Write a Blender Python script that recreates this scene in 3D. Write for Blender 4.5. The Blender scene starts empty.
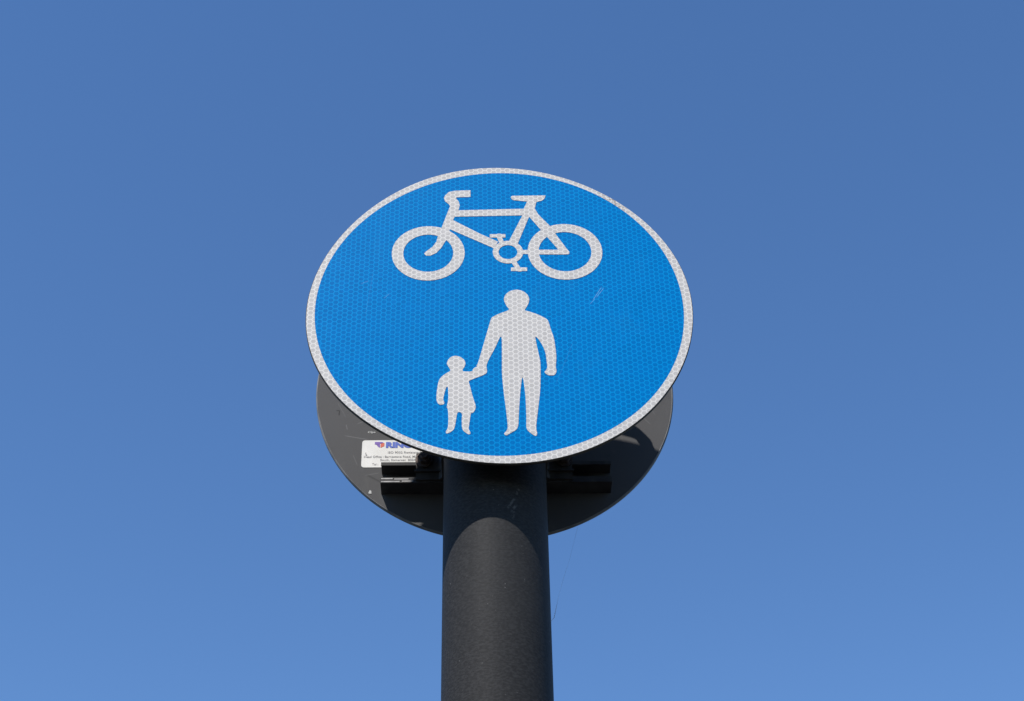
import bpy, bmesh, math
from mathutils import Vector, Matrix
from mathutils.geometry import delaunay_2d_cdt
R = math.radians
sc = bpy.context.scene
col = sc.collection

# ------------------------------------------------------------------ constants (metres)
H = 2.75                         # height of the front sign's centre above the ground
RAD = 0.225                      # 450 mm signs
D = 0.178                        # distance from the front face to the back of the rear sign
REAR = Vector((-0.0051, D, H + 0.0148))
POST = Vector((-0.0075, 0.0898, 0.0))
PR = 0.0588
SUN_EL, SUN_AZ = 54.8, -30.8     # behind the photographer, to the left

# ------------------------------------------------------------------ small helpers
def link(name, me, mat=None, parent=None, loc=None):
    o = bpy.data.objects.new(name, me)
    col.objects.link(o)
    if mat: me.materials.append(mat)
    if parent: o.parent = parent
    if loc is not None: o.location = loc
    return o
def bm_obj(name, bm, mat, parent=None, loc=None, smooth=None):
    bmesh.ops.recalc_face_normals(bm, faces=bm.faces)
    me = bpy.data.meshes.new(name)
    bm.to_mesh(me); bm.free()
    if smooth is not None:
        for p in me.polygons: p.use_smooth = True
        me.set_sharp_from_angle(angle=R(smooth))
    return link(name, me, mat, parent, loc)
def thing(name, label, cat, loc, group=None):
    o = bpy.data.objects.new(name, None); col.objects.link(o)
    o.location = loc; o.empty_display_size = 0.1
    o['label'] = label; o['category'] = cat
    if group: o['group'] = group
    return o
def loft(rings, cap0=True, cap1=True):
    bm = bmesh.new()
    vr = [[bm.verts.new(p) for p in r] for r in rings]
    n = len(rings[0])
    for a, b in zip(vr, vr[1:]):
        for i in range(n):
            bm.faces.new((a[i], a[(i+1) % n], b[(i+1) % n], b[i]))
    if cap0: bm.faces.new(vr[0])
    if cap1: bm.faces.new(vr[-1])
    return bm
def prism_y(poly, y0, y1):       # poly of (x, z) extruded along y
    return loft([[(x, y0, z) for x, z in poly], [(x, y1, z) for x, z in poly]])
def smooth_poly(p, it=2, q=0.2):
    for _ in range(it):
        o = []
        for i in range(len(p)):
            a, b = p[i], p[(i+1) % len(p)]
            o.append((a[0]+(b[0]-a[0])*q, a[1]+(b[1]-a[1])*q))
            o.append((a[0]+(b[0]-a[0])*(1-q), a[1]+(b[1]-a[1])*(1-q)))
        p = o
    return p
def ring_quads(cx, cz, ri, ro, n=72, sx=1.0):
    f = []
    for i in range(n):
        a, b = 2*math.pi*i/n, 2*math.pi*(i+1)/n
        f.append([(cx+ri*sx*math.cos(a), cz+ri*math.sin(a)), (cx+ro*sx*math.cos(a), cz+ro*math.sin(a)),
                  (cx+ro*sx*math.cos(b), cz+ro*math.sin(b)), (cx+ri*sx*math.cos(b), cz+ri*math.sin(b))])
    return f
def bar(a, b, w):
    a, b = Vector(a), Vector(b); d = (b-a).normalized(); n = Vector((-d.y, d.x))*w/2
    return [tuple(a+n), tuple(a-n), tuple(b-n), tuple(b+n)]
def union_sheet(polys, y0, y1):  # union of overlapping outlines (mm) -> one thin sheet
    vs, fs = [], []
    for p in polys:
        ar = sum(p[i][0]*p[(i+1) % len(p)][1]-p[(i+1) % len(p)][0]*p[i][1] for i in range(len(p)))
        if ar < 0: p = p[::-1]
        fs.append(list(range(len(vs), len(vs)+len(p))))
        vs += [Vector((x/1000*10, z/1000*10)) for x, z in p]
    ov, oe, of, _, _, src = delaunay_2d_cdt(vs, [], fs, 1, 1e-5)
    bm = bmesh.new()
    bv = [bm.verts.new((v.x/10, y0, v.y/10)) for v in ov]
    keep = []
    for f, s in zip(of, src):
        if len(s):
            try: keep.append(bm.faces.new([bv[i] for i in f]))
            except ValueError: pass
    for v in list(bm.verts):
        if not v.link_faces: bm.verts.remove(v)
    bmesh.ops.recalc_face_normals(bm, faces=bm.faces)
    r = bmesh.ops.extrude_face_region(bm, geom=list(bm.faces))
    for v in [g for g in r['geom'] if isinstance(g, bmesh.types.BMVert)]: v.co.y = y1
    return bm
def text_mesh(name, body, size, x, z, y, mat, parent, shear=0.0, off=0.0, width=None):
    cu = bpy.data.curves.new(name, 'FONT')
    cu.body = body; cu.size = size; cu.shear = shear; cu.offset = off; cu.resolution_u = 4
    t = bpy.data.objects.new(name, cu); col.objects.link(t)
    bpy.context.view_layer.update()
    me = bpy.data.meshes.new_from_object(t.evaluated_get(bpy.context.evaluated_depsgraph_get()))
    bpy.data.objects.remove(t)
    xs = [v.co.x for v in me.vertices]
    k = 1.0 if width is None else width/(max(xs)-min(xs))
    x0 = min(xs)
    for v in me.vertices:
        v.co = Vector((x+(v.co.x-x0)*k, y, z+v.co.y))
    me.name = name
    return link(name, me, mat, parent)

# ------------------------------------------------------------------ materials
class N:
    """tiny node builder"""
    def __init__(s, name):
        s.m = bpy.data.materials.new(name); s.m.use_nodes = True
        s.t = s.m.node_tree; s.b = s.t.nodes['Principled BSDF']
    def new(s, t, **k):
        n = s.t.nodes.new(t)
        for a, v in k.items(): setattr(n, a, v)
        return n
    def put(s, sock, v):
        if isinstance(v, bpy.types.NodeSocket): s.t.links.new(v, sock)
        elif v is not None: sock.default_value = v
    def M(s, op, a, b=None, c=None, clamp=False):
        n = s.new('ShaderNodeMath', operation=op, use_clamp=clamp)
        for i, v in enumerate((a, b, c)):
            if v is not None: s.put(n.inputs[i], v)
        return n.outputs[0]
    def ss(s, v, a, b):          # smooth step a..b -> 0..1
        n = s.new('ShaderNodeMapRange', interpolation_type='SMOOTHSTEP')
        s.put(n.inputs[0], v); n.inputs[1].default_value = a; n.inputs[2].default_value = b
        return n.outputs[0]
    def mix(s, f, a, b):
        n = s.new('ShaderNodeMix', data_type='RGBA')
        s.put(n.inputs[0], f)
        for i, v in ((6, a), (7, b)):
            s.put(n.inputs[i], v if isinstance(v, bpy.types.NodeSocket) else (*v, 1))
        return n.outputs[2]
    def noise(s, scale, detail=3, vec=None, rough=0.5):
        n = s.new('ShaderNodeTexNoise'); n.inputs['Scale'].default_value = scale
        n.inputs['Detail'].default_value = detail; n.inputs['Roughness'].default_value = rough
        s.put(n.inputs['Vector'], vec if vec is not None else s.obj())
        return n.outputs['Fac']
    def obj(s):
        if not hasattr(s, '_o'): s._o = s.new('ShaderNodeTexCoord').outputs['Object']
        return s._o
    def xyz(s):
        if not hasattr(s, '_x'):
            n = s.new('ShaderNodeSeparateXYZ'); s.put(n.inputs[0], s.obj()); s._x = n.outputs
        return s._x
    def scaled(s, v):
        n = s.new('ShaderNodeVectorMath', operation='MULTIPLY'); s.put(n.inputs[0], s.obj()); n.inputs[1].default_value = v
        return n.outputs[0]
    def line(s, p0, p1, w):      # thin scratch between two points of the x-z plane
        x, _, z = s.xyz()
        d = (Vector(p1)-Vector(p0)); L = d.length; d.normalize()
        ax = s.M('SUBTRACT', x, p0[0]); az = s.M('SUBTRACT', z, p0[1])
        t = s.M('ADD', s.M('MULTIPLY', ax, d.x), s.M('MULTIPLY', az, d.y))
        u = s.M('ABSOLUTE', s.M('SUBTRACT', s.M('MULTIPLY', ax, -d.y), s.M('MULTIPLY', az, -d.x)))
        end = s.M('MULTIPLY', s.ss(t, 0, L*.2), s.ss(t, L, L*.8))
        return s.M('MULTIPLY', s.ss(u, w, w*.3), end)
    def bump(s, h, strength, dist):
        n = s.new('ShaderNodeBump'); n.inputs['Strength'].default_value = strength; n.inputs['Distance'].default_value = dist
        s.put(n.inputs['Height'], h); s.put(s.b.inputs['Normal'], n.outputs[0])
    def done(s, base, rough=.5, metal=0.0, spec=None):
        s.put(s.b.inputs['Base Color'], base if isinstance(base, bpy.types.NodeSocket) else (*base, 1))
        s.put(s.b.inputs['Roughness'], rough); s.put(s.b.inputs['Metallic'], metal)
        if spec is not None: s.put(s.b.inputs['Specular IOR Level'], spec)
        return s.m

CELL = 0.00655                   # honeycomb of the retroreflective sheeting, flat to flat
def hex_wall(n):
    x, _, z = n.xyz()
    jit = n.M('MULTIPLY', n.M('SUBTRACT', n.noise(9, 1), .5), .0012)
    xs = n.M('ADD', n.M('DIVIDE', x, CELL), n.M('DIVIDE', jit, CELL)); zs = n.M('DIVIDE', z, CELL)
    def lat(ox, oz):
        a = n.M('ABSOLUTE', n.M('WRAP', n.M('ADD', xs, ox), .8660254, -.8660254))
        b = n.M('ABSOLUTE', n.M('WRAP', n.M('ADD', zs, oz), .5, -.5))
        return n.M('MAXIMUM', b, n.M('ADD', n.M('MULTIPLY', a, .8660254), n.M('MULTIPLY', b, .5)))
    d = n.M('MINIMUM', lat(0, 0), lat(.8660254, .5))
    return n.ss(d, .35, .46), d
def cell_tone(n):                # every cell a touch different, plus weathering at larger scales
    v = n.new('ShaderNodeTexVoronoi'); v.inputs['Scale'].default_value = 1/CELL
    n.put(v.inputs['Vector'], n.scaled((1, 0, 1)))
    s = n.new('ShaderNodeSeparateColor'); n.put(s.inputs[0], v.outputs['Color'])
    return s.outputs[0]

def mat_sheeting(name, wall, cell, dirt=False, spec=.3, rough=.3, tint=None):
    n = N(name)
    w, d = hex_wall(n)
    tone = cell_tone(n)
    c2 = tuple(v*.86 for v in cell)
    cc = n.mix(n.M('MULTIPLY', tone, .8), cell, c2)
    big = n.noise(14, 4)
    wv = n.M('MULTIPLY', w, n.M('ADD', .72, n.M('MULTIPLY', big, .5)), clamp=True)
    base = n.mix(wv, cc, wall)
    x, _, z = n.xyz()
    if dirt:                     # scuffed, grubby stretch of the rim, upper right
        dx = n.M('SUBTRACT', x, .147); dz = n.M('SUBTRACT', z, .172)
        rr = n.M('SQRT', n.M('ADD', n.M('MULTIPLY', dx, dx), n.M('MULTIPLY', dz, dz)))
        near = n.ss(rr, .034, .008)
        sp = n.ss(n.noise(330, 3), .50, .60)
        base = n.mix(n.M('MULTIPLY', n.M('MULTIPLY', near, sp), .75), base, (.21, .15, .10))
        specks = n.ss(n.noise(260, 2, n.scaled((1, 1, 1.3))), .70, .78)
        base = n.mix(n.M('MULTIPLY', specks, .35), base, (.35, .28, .22))
    else:
        m = None
        for p0, p1, k in (((.1085, .0075), (.121, .030), .34), ((.113, .012), (.1235, .0285), .3), ((.105, .002), (.112, .011), .22),
                          ((-.15, .06), (-.158, -.02), .05), ((.06, -.12), (.085, -.05), .04), ((.055, -.075), (.066, -.066), .2), ((-.13, .02), (-.137, .012), .2), ((-.165, .035), (-.155, .04), .2)):
            l = n.M('MULTIPLY', n.line(p0, p1, .0005), k)
            m = l if m is None else n.M('MAXIMUM', m, l)
        base = n.mix(m, base, (.35, .55, .75))
        haze = n.ss(n.noise(38, 5, n.scaled((1, 1, .45))), .52, .80)
        base = n.mix(n.M('MULTIPLY', haze, .04), base, (.06, .34, .55))
    n.bump(n.M('MULTIPLY', w, 1.0), .12, .0003)
    if tint: n.b.inputs['Specular Tint'].default_value = (*tint, 1)   # the glint comes back through the blue film
    ro = n.M('ADD', rough, n.M('MULTIPLY', big, .12))
    return n.done(base, ro, spec=spec)

m_white = mat_sheeting('white_sheeting', (.635, .600, .552), (.475, .447, .417), dirt=True, spec=.12)
m_blue = mat_sheeting('blue_sheeting', (.0010, .215, .510), (.0005, .142, .405), spec=.03, rough=.36, tint=(.02, .50, .95))

def mat_back():
    n = N('grey_backing')
    base = n.mix(n.noise(7, 5), (.075, .0745, .077), (.100, .0985, .098))
    base = n.mix(n.M('MULTIPLY', n.ss(n.noise(60, 4, n.scaled((1, 1, .35))), .56, .74), .30), base, (.125, .122, .118))
    base = n.mix(n.M('MULTIPLY', n.ss(n.noise(26, 4), .60, .72), .25), base, (.058, .058, .06))
    m = None
    for p0, p1, k in (((-.188, -.072), (-.155, -.079), .55), ((-.172, -.055), (-.160, -.049), .4), ((-.198, -.020), (-.185, -.046), .22),
                      ((-.16, -.132), (-.140, -.128), .35), ((-.175, -.10), (-.168, -.118), .25), ((.17, -.03), (.195, -.06), .3),
                      ((-.185, -.055), (-.183, -.064), .5), ((.19, -.02), (.2, -.045), .25)):
        l = n.M('MULTIPLY', n.line(p0, p1, .0009), k); m = l if m is None else n.M('MAXIMUM', m, l)
    base = n.mix(m, base, (.19, .19, .19))
    k = n.M('MAXIMUM', n.line((-.1985, -.034), (-.1935, -.034), .0010), n.line((-.1940, -.033), (-.1945, -.042), .0012))
    k = n.M('MAXIMUM', k, n.M('MULTIPLY', n.line((-.158, -.130), (-.134, -.145), .0018), .5))
    base = n.mix(n.M('MULTIPLY', k, .75), base, (.025, .025, .026))
    n.bump(n.noise(420, 2), .05, .0004)
    return n.done(base, .55, spec=.06)
m_back = mat_back()

def simple(name, a, b, scale, rough=.5, metal=0.0, spec=.4, bump=0.0, bscale=300):
    n = N(name)
    base = n.mix(n.ss(n.noise(scale, 4), .3, .7), a, b)
    if bump: n.bump(n.noise(bscale, 3), bump, .0005)
    return n.done(base, rough, metal, spec)
m_edge = simple('plate_edge', (.045, .038, .032), (.075, .065, .055), 60, .6, 0.0, .1)
m_lip = simple('bare_rim', (.14, .14, .14), (.22, .215, .21), 45, .5, 0.0, .1)
m_rail = simple('channel_paint', (.045, .045, .046), (.075, .074, .073), 40, .5, 0.0, .1)
m_lipstrip = simple('pale_lip_paint', (.25, .25, .25), (.42, .41, .40), 120, .45)
m_clip = simple('clip_paint', (.040, .037, .034), (.07, .066, .061), 60, .45, 0.0, .2, bump=.2)
m_bolt = simple('dull_bolt', (.06, .045, .038), (.12, .09, .078), 220, .5, .2)
m_label = simple('label_white', (.68, .67, .63), (.76, .745, .71), 40, .5, 0.0, .2)
m_print = simple('print_grey', (.22, .22, .22), (.32, .31, .31), 200, .5)
m_navy = simple('print_blue', (.035, .085, .42), (.05, .11, .48), 200, .5)
m_violet = simple('print_violet', (.13, .06, .34), (.17, .08, .38), 200, .5)
m_red = simple('print_red', (.55, .07, .035), (.60, .10, .05), 200, .5)
m_fleck = simple('pale_chip', (.33, .33, .32), (.45, .45, .43), 300, .5)

def mat_post():
    n = N('post_paint')
    grain = n.noise(300, 3, n.scaled((1, 1, 1)))
    base = n.mix(n.ss(n.noise(240, 4, n.scaled((1, 1, 2.2))), .35, .68), (.0235, .0228, .0224), (.0365, .0356, .035))
    base = n.mix(n.M('MULTIPLY', n.ss(n.noise(5, 4), .45, .75), .4), base, (.041, .040, .039))
    sp = n.ss(n.noise(420, 2, n.scaled((1, 1, .8))), .735, .78)
    base = n.mix(n.M('MULTIPLY', sp, .5), base, (.22, .21, .20))
    m = None
    zo = H
    for p0, p1, k in (((.012, -.262+zo), (.0215, -.245+zo), .12), ((.016, -.266+zo), (.0235, -.252+zo), .14), ((.0225, -.242+zo), (.026, -.231+zo), .1), ((.018, -.275+zo), (.020, -.262+zo), .08)):
        l = n.M('MULTIPLY', n.line(p0, p1, .0019), k); m = l if m is None else n.M('MAXIMUM', m, l)
    m = n.M('MULTIPLY', m, n.ss(n.noise(350, 3), .35, .65))
    base = n.mix(m, base, (.50, .47, .44))
    n.bump(grain, .28, .0006)
    return n.done(base, .56, spec=.07)
m_post = mat_post()

# ------------------------------------------------------------------ front sign
front = thing('road_sign', 'round blue sign with white bicycle above walking adult and child, on the post front', 'sign', (0, 0, H), 'round signs back to back on the post')
def r_front(t):
    a, b, c, d, e, f, g = 224.79, .05, -.17, -.35, -1.69, .77, 1.16
    return (a + b*math.cos(2*t)+c*math.sin(2*t)+d*math.cos(3*t)+e*math.sin(3*t)+f*math.cos(4*t)+g*math.sin(4*t))/1000
NS = 256
ang = [2*math.pi*i/NS for i in range(NS)]
def circ(rf, y): return [(rf(t)*math.cos(t), y, rf(t)*math.sin(t)) for t in ang]
rf = r_front
plate = bm_obj('plate', loft([circ(lambda t: rf(t)-.0004, -.0001), circ(lambda t: rf(t)+.0008, .0007), circ(lambda t: rf(t)+.0008, .0033), circ(lambda t: rf(t)-.0004, .004)]), m_edge, front, smooth=40)
def rin(t):                      # the printed blue is not quite concentric with the plate
    a = (215.61, -0.16, 0.81, -0.11, 0.32, -0.55, -1.15)
    return (a[0]+a[1]*math.cos(t)+a[2]*math.sin(t)+a[3]*math.cos(2*t)+a[4]*math.sin(2*t)+a[5]*math.cos(3*t)+a[6]*math.sin(3*t))/1000+.0003
bm = loft([circ(rin, -.0002), circ(rin, -.0005), circ(rf, -.0005), circ(rf, -.0002)], False, False)
vs = [v for v in bm.verts]; n_ = NS
bm.verts.ensure_lookup_table()
for i in range(NS): bm.faces.new((bm.verts[3*NS+i], bm.verts[3*NS+(i+1) % NS], bm.verts[(i+1) % NS], bm.verts[i]))
bm_obj('white_border', bm, m_white, front)
bm_obj('blue_face', loft([circ(lambda t: rin(t)-.00002, -.0002), circ(lambda t: rin(t)-.00002, -.00046)]), m_blue, front)

saddle = [(15.1, 174.9), (15.4, 177.2), (17.1, 178.4), (58.1, 179.0), (57.4, 175.5), (55.6, 172), (52.8, 169.8), (46.5, 167.8), (44.1, 155.9), (30.8, 156.4), (35.0, 168.6), (17.8, 171.1), (16, 172.6)]
seat_tube = [(31.6, 160.0), (44.2, 159.1), (36.8, 142.4), (22.1, 98.1), (11.3, 101.7), (30.7, 149.8)]
seat_stay = [(33.9, 149.8), (43.5, 158.2), (48.5, 146.4), (61.3, 128.5), (67.8, 115.5), (81.5, 89.2), (84.0, 85.2), (84.2, 82.6), (83.2, 80.9), (75.1, 80.7), (69.5, 90.9), (57.3, 110.6), (37.4, 142.2)]
top_tube = [(-52.8, 153.8), (32.1, 156.4), (31.9, 145.3), (-55.2, 143.2)]
bar_head = [(-34.9, 188.1), (-34.9, 176.7), (-51.8, 176.1), (-52.9, 174.4), (-49.3, 168.6), (-48.2, 161.9), (-49.6, 154.5), (-55.3, 140.7), (-59.6, 123.7), (-63.9, 105.3), (-66.0, 101.2), (-70.0, 92.1), (-76.0, 83.7), (-83.2, 79.3), (-88.3, 79.4), (-90.6, 82.4), (-88.9, 85.5), (-80.8, 93.4), (-76.2, 101.9), (-73.8, 114.2), (-69.6, 126.9), (-60.1, 160.9), (-61.5, 164.2), (-66.5, 169.6), (-67.8, 175.1), (-66.3, 179.4), (-61.7, 185.2), (-53.7, 187.4)]
down_tube = [(-57.0, 138.0), (-24.0, 115.2), (-1.7, 101.8), (-6.6, 90.4), (-8.4, 92.0), (-59.6, 122.2), (-60.6, 128.4)]
bike = [saddle, seat_tube, seat_stay, top_tube, bar_head, down_tube,
        bar((-11.5, 111.2), (7.5, 111.2), 5.6), [(-4.6, 113), (-1.5, 114.8), (1.5, 114.6), (4.5, 113), (4, 109), (-4, 109)],
        bar((-.2, 110), (3.2, 99), 6.0), bar((13.4, 57.1), (32.7, 57.1), 5.6), [(18.5, 55.5), (22.5, 53.4), (25.5, 53.6), (28, 55.5), (28, 59), (18.5, 59)],
        bar((15.6, 71.5), (22.0, 58.5), 6.0), bar((26.5, 84.8), (36.0, 84.8), 6.5), bar((42, 84.6), (80, 84.4), 7.6)]
bike += ring_quads(-85.7, 83.5, 30.0, 43.8, 96) + ring_quads(79.0, 85.4, 31.8, 45.0, 96) + ring_quads(10.2, 84.7, 11.3, 18.3, 64)
bm_obj('bicycle_symbol', union_sheet(bike, -.0003, -.0008), m_white, front)

man = [(11.3, -6.1), (7.6, -0.9), (4.8, 6.5), (4.2, 11.2), (6.4, 17.8), (11.5, 23.0), (19.4, 25.3), (27.2, 23.0), (32.8, 16.7), (34.4, 10.2), (33.3, 3.6), (30.3, -2.9), (28.1, -6.9), (33.7, -8.8), (43.5, -13.1), (53.3, -19.6), (55.7, -23.3), (58.4, -37.0), (61.5, -48.8), (62.8, -64.9), (63.4, -77.3), (62.0, -91.2), (63.0, -96.5), (61.9, -100.8), (59.8, -103.4), (53.6, -103.4), (50.2, -100.8), (48.9, -98.1), (51.4, -95.5), (52.6, -91.2), (52.1, -84.3), (51.1, -70.2), (47.9, -59.5), (42.6, -48.7), (39.6, -45.9), (41.0, -57.6), (43.4, -73.7), (44.8, -82.3), (44.8, -98.1), (43.7, -124.0), (40.7, -149.5), (37.4, -176.2), (38.8, -184.5), (37.7, -188.1), (33.8, -186.1), (26.6, -178.7), (27.2, -162.9), (26.9, -132.5), (24.7, -106.7), (23.3, -106.3), (20.8, -129.1), (18.9, -156.1), (17.9, -177.8), (8.4, -184.3), (4.3, -187.2), (1.7, -184.6), (5.1, -180.2), (6.5, -176.0), (4.8, -152.7), (2.4, -127.2), (0.7, -101.4), (0.9, -84.1), (1.3, -46.7), (-0.8, -46.6), (-6.5, -62.8), (-13.6, -78.7), (-17.1, -89.0), (-15.8, -97.8), (-17.9, -101.3), (-22.0, -100.9), (-27.5, -92.5), (-28.1, -88.1), (-26.8, -87.4), (-19.0, -53.8), (-11.0, -19.3), (-9.6, -17.1), (-1.8, -12.0)]
child = [(-57.9, -94.4), (-60.0, -90.3), (-62.1, -86.2), (-60.9, -81.0), (-57.7, -76.2), (-52.5, -74.2), (-46.3, -75.9), (-41.4, -81.1), (-40.5, -86.3), (-42.1, -91.4), (-44.2, -94.5), (-43.3, -97.4), (-32.9, -97.4), (-31.9, -93.5), (-29.2, -90.9), (-22.7, -90.5), (-17.0, -95.1), (-16.2, -97.1), (-17.9, -101.4), (-31.6, -107.9), (-37.3, -110.9), (-35.7, -117.0), (-32.5, -133.1), (-28.8, -146.1), (-29.8, -152.0), (-32.5, -156.0), (-34.5, -155.4), (-36.4, -172.6), (-37.2, -177.5), (-34.5, -183.3), (-36.4, -185.8), (-44.3, -179.4), (-44.7, -164.7), (-44.1, -156.9), (-46.8, -154.1), (-49.5, -154.9), (-50.4, -160.8), (-52.5, -177.4), (-56.9, -182.2), (-61.6, -184.1), (-62.4, -181.2), (-59.8, -176.4), (-59.4, -164.7), (-60.0, -149.9), (-61.6, -147.9), (-59.6, -137.0), (-60.2, -118.9), (-62.2, -118.9), (-65.2, -132.9), (-65.5, -137.9), (-63.9, -140.9), (-64.8, -143.9), (-69.1, -144.3), (-71.8, -141.9), (-73.2, -136.9), (-73.0, -126.9), (-71.1, -110.7), (-67.9, -104.6), (-62.3, -99.5), (-57.8, -96.5)]
bm_obj('adult_symbol', union_sheet([smooth_poly(man)], -.0003, -.0008), m_white, front)
bm_obj('child_symbol', union_sheet([smooth_poly(child)], -.0003, -.00077), m_white, front)

# ------------------------------------------------------------------ fixings shared by both signs
def channel(yp, s, zc, half, dep=.0198, lip_hi=.0045, lip_lo=.0078, ht=.0297):
    """open channel on a plate at y=yp, opening towards s (+1 or -1 along y); profile swept along x"""
    a, b = zc+ht/2, zc-ht/2; t = .0022; f = yp+s*dep
    prof = [(yp, a), (f, a), (f, a-lip_hi), (f-s*t, a-lip_hi), (f-s*t, a-t), (yp+s*t, a-t), (yp+s*t, b+t), (f-s*t, b+t),
            (f-s*t, b+lip_lo), (f, b+lip_lo), (f, b), (yp, b)]
    return loft([[(-half, y, z) for y, z in prof], [(half, y, z) for y, z in prof]])
def saddle_clip(px, py, ye, s, zc, ht, ear=.0935, t=.0030):
    """strap bent round the post: arc on the side s, legs back to y=ye, ears outwards"""
    def path(o):
        r = PR+.0004+o
        p = [(-ear, ye-s*0+s*o), (-r-.004, ye+s*o), (-r, ye+s*(o+.004))]
        for i in range(25):
            a = math.pi*i/24
            p.append((-r*math.cos(a), py+s*r*math.sin(a)))
        p += [(r, ye+s*(o+.004)), (r+.004, ye+s*o), (ear, ye+s*o)]
        return p
    inner, outer = path(0), path(t)
    poly = inner+outer[::-1]
    hi = [[(px+x, y, zc-ht/2) for x, y in poly], [(px+x, y, zc+ht/2) for x, y in poly]]
    return loft(hi)
def bolt_bm(x, y, z, s):
    """washer, hex nut and threaded end along y, pointing towards s"""
    bm = bmesh.new()
    def cyl(r, y0, y1, n, r2=None):
        r2 = r2 or r
        a = [bm.verts.new((x+r*math.cos(2*math.pi*i/n), y+s*y0, z+r*math.sin(2*math.pi*i/n))) for i in range(n)]
        b = [bm.verts.new((x+r2*math.cos(2*math.pi*i/n), y+s*y1, z+r2*math.sin(2*math.pi*i/n))) for i in range(n)]
        for i in range(n): bm.faces.new((a[i], a[(i+1) % n], b[(i+1) % n], b[i]))
        bm.faces.new(a); bm.faces.new(b)
    cyl(.0105, 0.0001, .0018, 28)
    cyl(.0078, .0019, .0080, 6)
    cyl(.0044, .0081, .0125, 18, .0041)
    return bm
def add_box(bm, x0, x1, y0, y1, z0, z1):
    m = Matrix.Translation(((x0+x1)/2, (y0+y1)/2, (z0+z1)/2)) @ Matrix.Diagonal((abs(x1-x0), abs(y1-y0), abs(z1-z0), 1))
    bmesh.ops.create_cube(bm, size=1, matrix=m)
def fixings(root, org, yplate, s, z_low, z_high, half, dz=0.0, ht=.0235, bx=.079, bz=.0035, dep=.0198, lip_strips=False):
    """two channels and two clips under a sign; everything in the sign's own coordinates"""
    px, py = POST.x-org.x, POST.y-org.y
    for zc in (z_low, z_high):
        r = bm_obj('channel', channel(yplate, s, zc, half, dep), m_rail, root)
        if lip_strips and zc == z_low:     # thin pale strips along the front of the lower lip
            f = yplate+s*dep
            for x0, x1, z in ((-.1372, -.1235, .0058), (-.1215, -.1045, .0052), (-.1372, -.115, .0016), (-.1125, -.099, .0021)):
                b = bmesh.new(); add_box(b, x0, x1, f+s*.0001, f+s*.0003, zc-.01485+z-.0008, zc-.01485+z+.0008)
                bm_obj('pale_lip_strip', b, m_lipstrip, r)
        ye = yplate+s*(dep+.0002)
        bm = saddle_clip(px, py, ye, s, zc+dz, ht)
        for sx in (-1, 1):           # folded stiffening rib across each ear
            add_box(bm, px+sx*.0640, px+sx*.0955, ye+s*.0031, ye+s*.0060, zc+dz-ht*.5+.010, zc+dz-ht*.5+.0125)
        c = bm_obj('post_clip', bm, m_clip, root, smooth=35)
        for sx in (-1, 1):
            bm_obj('bolt', bolt_bm(px+sx*bx, ye+s*.0032, zc+bz, s), m_bolt, c, smooth=30)
fixings(front, Vector((0, 0, H)), .004, 1, -.087, .098, .138)
bm = bmesh.new()                 # unseen arm and tab, added to cast a curved shadow on the rear plate
add_box(bm, .1120, .1275, .0241, .0775, .0915, .0940)
tab = loft([[(x, y, z) for x, z in smooth_poly([(.086, .1085), (.108, .1010), (.1115, .0930), (.1285, .0910), (.1285, .0940), (.1225, .1025), (.115, .112), (.105, .120), (.085, .127)], 2, .15)] for y in (.0776, .0806)])
me_ = bpy.data.meshes.new('tab'); tab.to_mesh(me_); tab.free(); bm.from_mesh(me_); bpy.data.meshes.remove(me_)
bm_obj('shadow_bracket', bm, m_clip, front)

# ------------------------------------------------------------------ rear sign, its back towards us
rear = thing('road_sign', 'round sign showing its plain dark grey back, with a white maker label, behind the post', 'sign', REAR, 'round signs back to back on the post')
c0 = lambda r, y: [(r*math.cos(t), y, r*math.sin(t)) for t in ang]
bm_obj('plate', loft([c0(RAD-.0022, 0), c0(RAD-.0022, .0036)]), m_back, rear)
bm = loft([c0(RAD-.0022, .0001), c0(RAD-.0016, -.0003), c0(RAD-.0003, .0006), c0(RAD, .0016), c0(RAD, .0034), c0(RAD-.0022, .0036)], False, False)
bm_obj('rim', bm, m_lip, rear, smooth=50)
fixings(rear, REAR, 0.0, -1, -.1444, .1370, .138, .0065, .038, .084, .0150, .0245, True)

def rrect(x0, z0, x1, z1, r, k=6):
    p = []
    for cx, cz, a0 in ((x1-r, z1-r, 0), (x0+r, z1-r, 90), (x0+r, z0+r, 180), (x1-r, z0+r, 270)):
        for i in range(k+1):
            a = R(a0+90*i/k); p.append((cx+r*math.cos(a), cz+r*math.sin(a)))
    return p
lab = bm_obj('maker_label', prism_y(rrect(-.1638, -.1203, -.0700, -.0800, .0035), -.0004, -.00005), m_label, rear)
bm_obj('logo', prism_y([(-.1484, -.0826), (-.1395, -.0826), (-.1375, -.0838), (-.1420, -.0850), (-.1420, -.0868), (-.1484, -.0862)], -.0006, -.00041), m_violet, lab)
bm_obj('logo', prism_y([(-.1412, -.0853), (-.1366, -.0840), (-.1366, -.0888), (-.1412, -.0912)], -.0006, -.00041), m_red, lab)
bm_obj('logo', prism_y([(-.1462, -.0868), (-.1418, -.0870), (-.1418, -.0910), (-.1440, -.0900)], -.0006, -.00041), m_violet, lab)
text_mesh('lettering', 'RING', .0110, -.1347, -.0909, -.0006, m_navy, lab, 0.0, .0007, .0318)
text_mesh('lettering', 'ISO 9002 Registered', .0043, -.1320, -.0998, -.0006, m_print, lab, 0, .00006, .0400)
text_mesh('lettering', 'Head Office : Barnestone Road, Mil', .0043, -.1609, -.1061, -.0006, m_print, lab, 0, .00006, .0640)
text_mesh('lettering', 'South, Somerset  BS24', .0043, -.1410, -.1110, -.0006, m_print, lab, 0, .00006, .0430)
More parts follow.
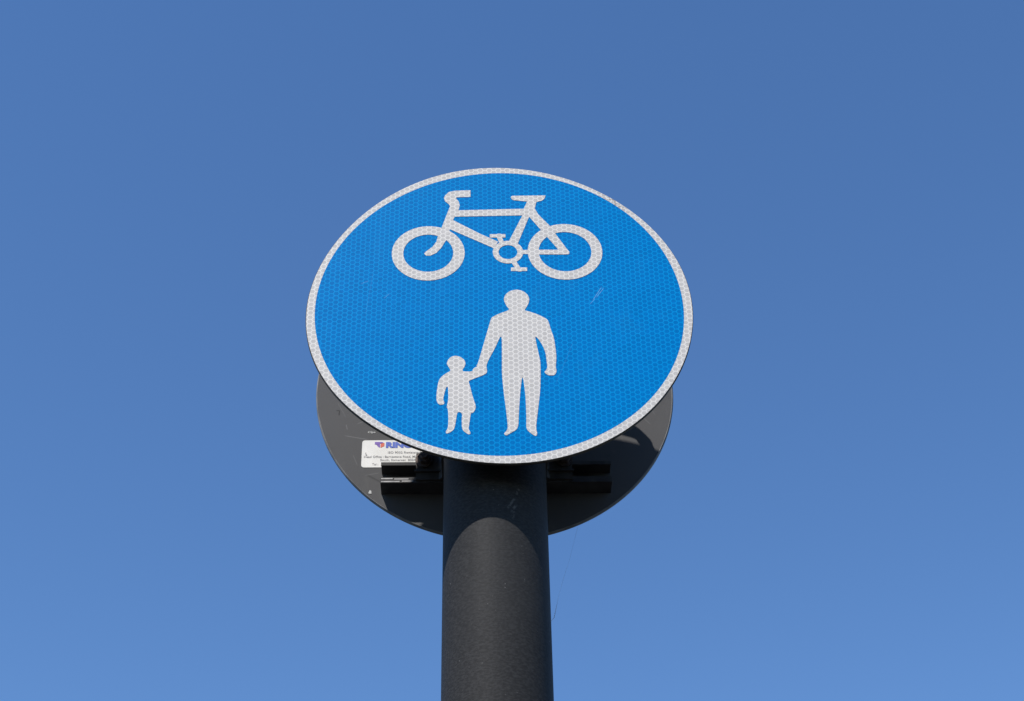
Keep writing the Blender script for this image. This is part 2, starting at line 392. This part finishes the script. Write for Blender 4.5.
text_mesh('lettering', 'Tel :', .0040, -.1508, -.1172, -.0006, m_print, lab, 0, .00006, .0075)
bm_obj('ink_mark', prism_y([(-.1596, -.0985), (-.1586, -.0985), (-.1582, -.1005), (-.1570, -.1015), (-.1574, -.1030), (-.1592, -.1026)], -.0006, -.00041), m_print, lab)
text_mesh('stamped_lettering', 'Clpe', .0040, -.1576, -.0688, -.0003, m_fleck, rear, 0, .0001, .0095)
for cx, cz, w, h in ((-.1517, -.1559, .0042, .0050),):
    bm_obj('paint_chip', prism_y([(cx-w*.5, cz-h*.4), (cx-w*.1, cz+h*.5), (cx+w*.35, cz+h*.3), (cx+w*.5, cz-h*.5), (cx, cz-h*.55)], -.0004, -.00005), m_fleck, rear)

# ------------------------------------------------------------------ post
post = thing('sign_post', 'dark grey round metal post carrying both signs', 'post', (POST.x, POST.y, 0))
top = H+.172
def pc(r, z, n=128): return [(r*math.cos(2*math.pi*i/n), r*math.sin(2*math.pi*i/n), z) for i in range(n)]
bm_obj('pole', loft([pc(PR, 0), pc(PR, top)]), m_post, post, smooth=40)
bm_obj('cap', loft([pc(PR+.0012, top-.012), pc(PR+.0012, top+.001), pc(PR-.002, top+.005), pc(PR*.6, top+.009), pc(PR*.2, top+.0105)]), m_clip, post, smooth=50)

# ------------------------------------------------------------------ a single strand of cobweb from the rear sign's rim to the post
m_web = simple('cobweb', (.35, .35, .36), (.5, .5, .5), 300, .6)
pts = [Vector(p) for p in ((.0508, .0915, -.368), (.0553, .100, -.3578), (.0618, .120, -.3208), (.0703, .145, -.2803), (.0785, .163, -.247), (.0908, .1782, -.1935))]
rad = [.00016, .00034, .00006, .00010, .00006, .00010]
rings = []
for i, p in enumerate(pts):
    d = (pts[min(i+1, len(pts)-1)]-pts[max(i-1, 0)]).normalized(); a = d.orthogonal().normalized(); b = d.cross(a)
    rings.append([tuple(p-pts[0]+(a*math.cos(k*math.pi/3)+b*math.sin(k*math.pi/3))*rad[i]) for k in range(6)])
web = bm_obj('cobweb_strand', loft(rings), m_web, None, pts[0]+Vector((0, 0, H)))
web['label'] = 'thin loose cobweb strand hanging just right of the post'; web['category'] = 'cobweb'

# ------------------------------------------------------------------ ground the post stands on
n = N('paving')
base = n.mix(n.noise(.6, 6), (.022, .022, .021), (.034, .033, .031))
base = n.mix(n.ss(n.noise(160, 3), .5, .75), base, (.06, .058, .055))
n.bump(n.noise(140, 4), .5, .004)
m_ground = n.done(base, .9, spec=.2)
bm = bmesh.new()
bmesh.ops.create_grid(bm, x_segments=8, y_segments=8, size=1500)
g = bm_obj('ground', bm, m_ground); g['kind'] = 'structure'

# ------------------------------------------------------------------ sun and sky
w = bpy.data.worlds.new('World'); sc.world = w; w.use_nodes = True
nt = w.node_tree; bg = nt.nodes['Background']
sky = nt.nodes.new('ShaderNodeTexSky'); sky.sky_type = 'NISHITA'; sky.sun_disc = False
sky.sun_elevation = R(SUN_EL); sky.sun_rotation = R(180+SUN_AZ*-1)
sky.altitude = 100; sky.air_density = 1.0; sky.dust_density = 0.0; sky.ozone_density = 3.0
hs = nt.nodes.new('ShaderNodeHueSaturation'); hs.inputs['Saturation'].default_value = 1.17; hs.inputs['Hue'].default_value = .504
nt.links.new(sky.outputs[0], hs.inputs['Color']); nt.links.new(hs.outputs[0], bg.inputs['Color']); bg.inputs['Strength'].default_value = .143
s = Vector((math.sin(R(SUN_AZ))*math.cos(R(SUN_EL)), -math.cos(R(SUN_AZ))*math.cos(R(SUN_EL)), math.sin(R(SUN_EL))))
ld = bpy.data.lights.new('sun', 'SUN'); ld.energy = 5.0; ld.angle = R(.53); ld.color = (1, .955, .90)
lo = bpy.data.objects.new('sun', ld); col.objects.link(lo); lo.location = (0, -3, 8)
lo.rotation_euler = s.to_track_quat('Z', 'Y').to_euler()

# ------------------------------------------------------------------ camera
pit, yaw, roll, f = .6740, .0259, -.0201, 1653.9
f0 = Vector((math.sin(yaw)*math.cos(pit), math.cos(yaw)*math.cos(pit), math.sin(pit)))
r0 = Vector((math.cos(yaw), -math.sin(yaw), 0)); u0 = r0.cross(f0)
r_ = r0*math.cos(roll)+u0*math.sin(roll); u_ = -r0*math.sin(roll)+u0*math.cos(roll)
cd = bpy.data.cameras.new('camera'); cam = bpy.data.objects.new('camera', cd); col.objects.link(cam)
cam.matrix_world = Matrix(((r_.x, u_.x, -f0.x, -.0257), (r_.y, u_.y, -f0.y, -1.4826), (r_.z, u_.z, -f0.z, H-1.2512), (0, 0, 0, 1)))
cd.sensor_width = 36; cd.lens = f*36/1024; cd.clip_start = .05; cd.clip_end = 5000
sc.camera = cam
sc.view_settings.view_transform = 'Standard'; sc.view_settings.look = 'None'
sc.view_settings.exposure = .3; sc.view_settings.gamma = 1
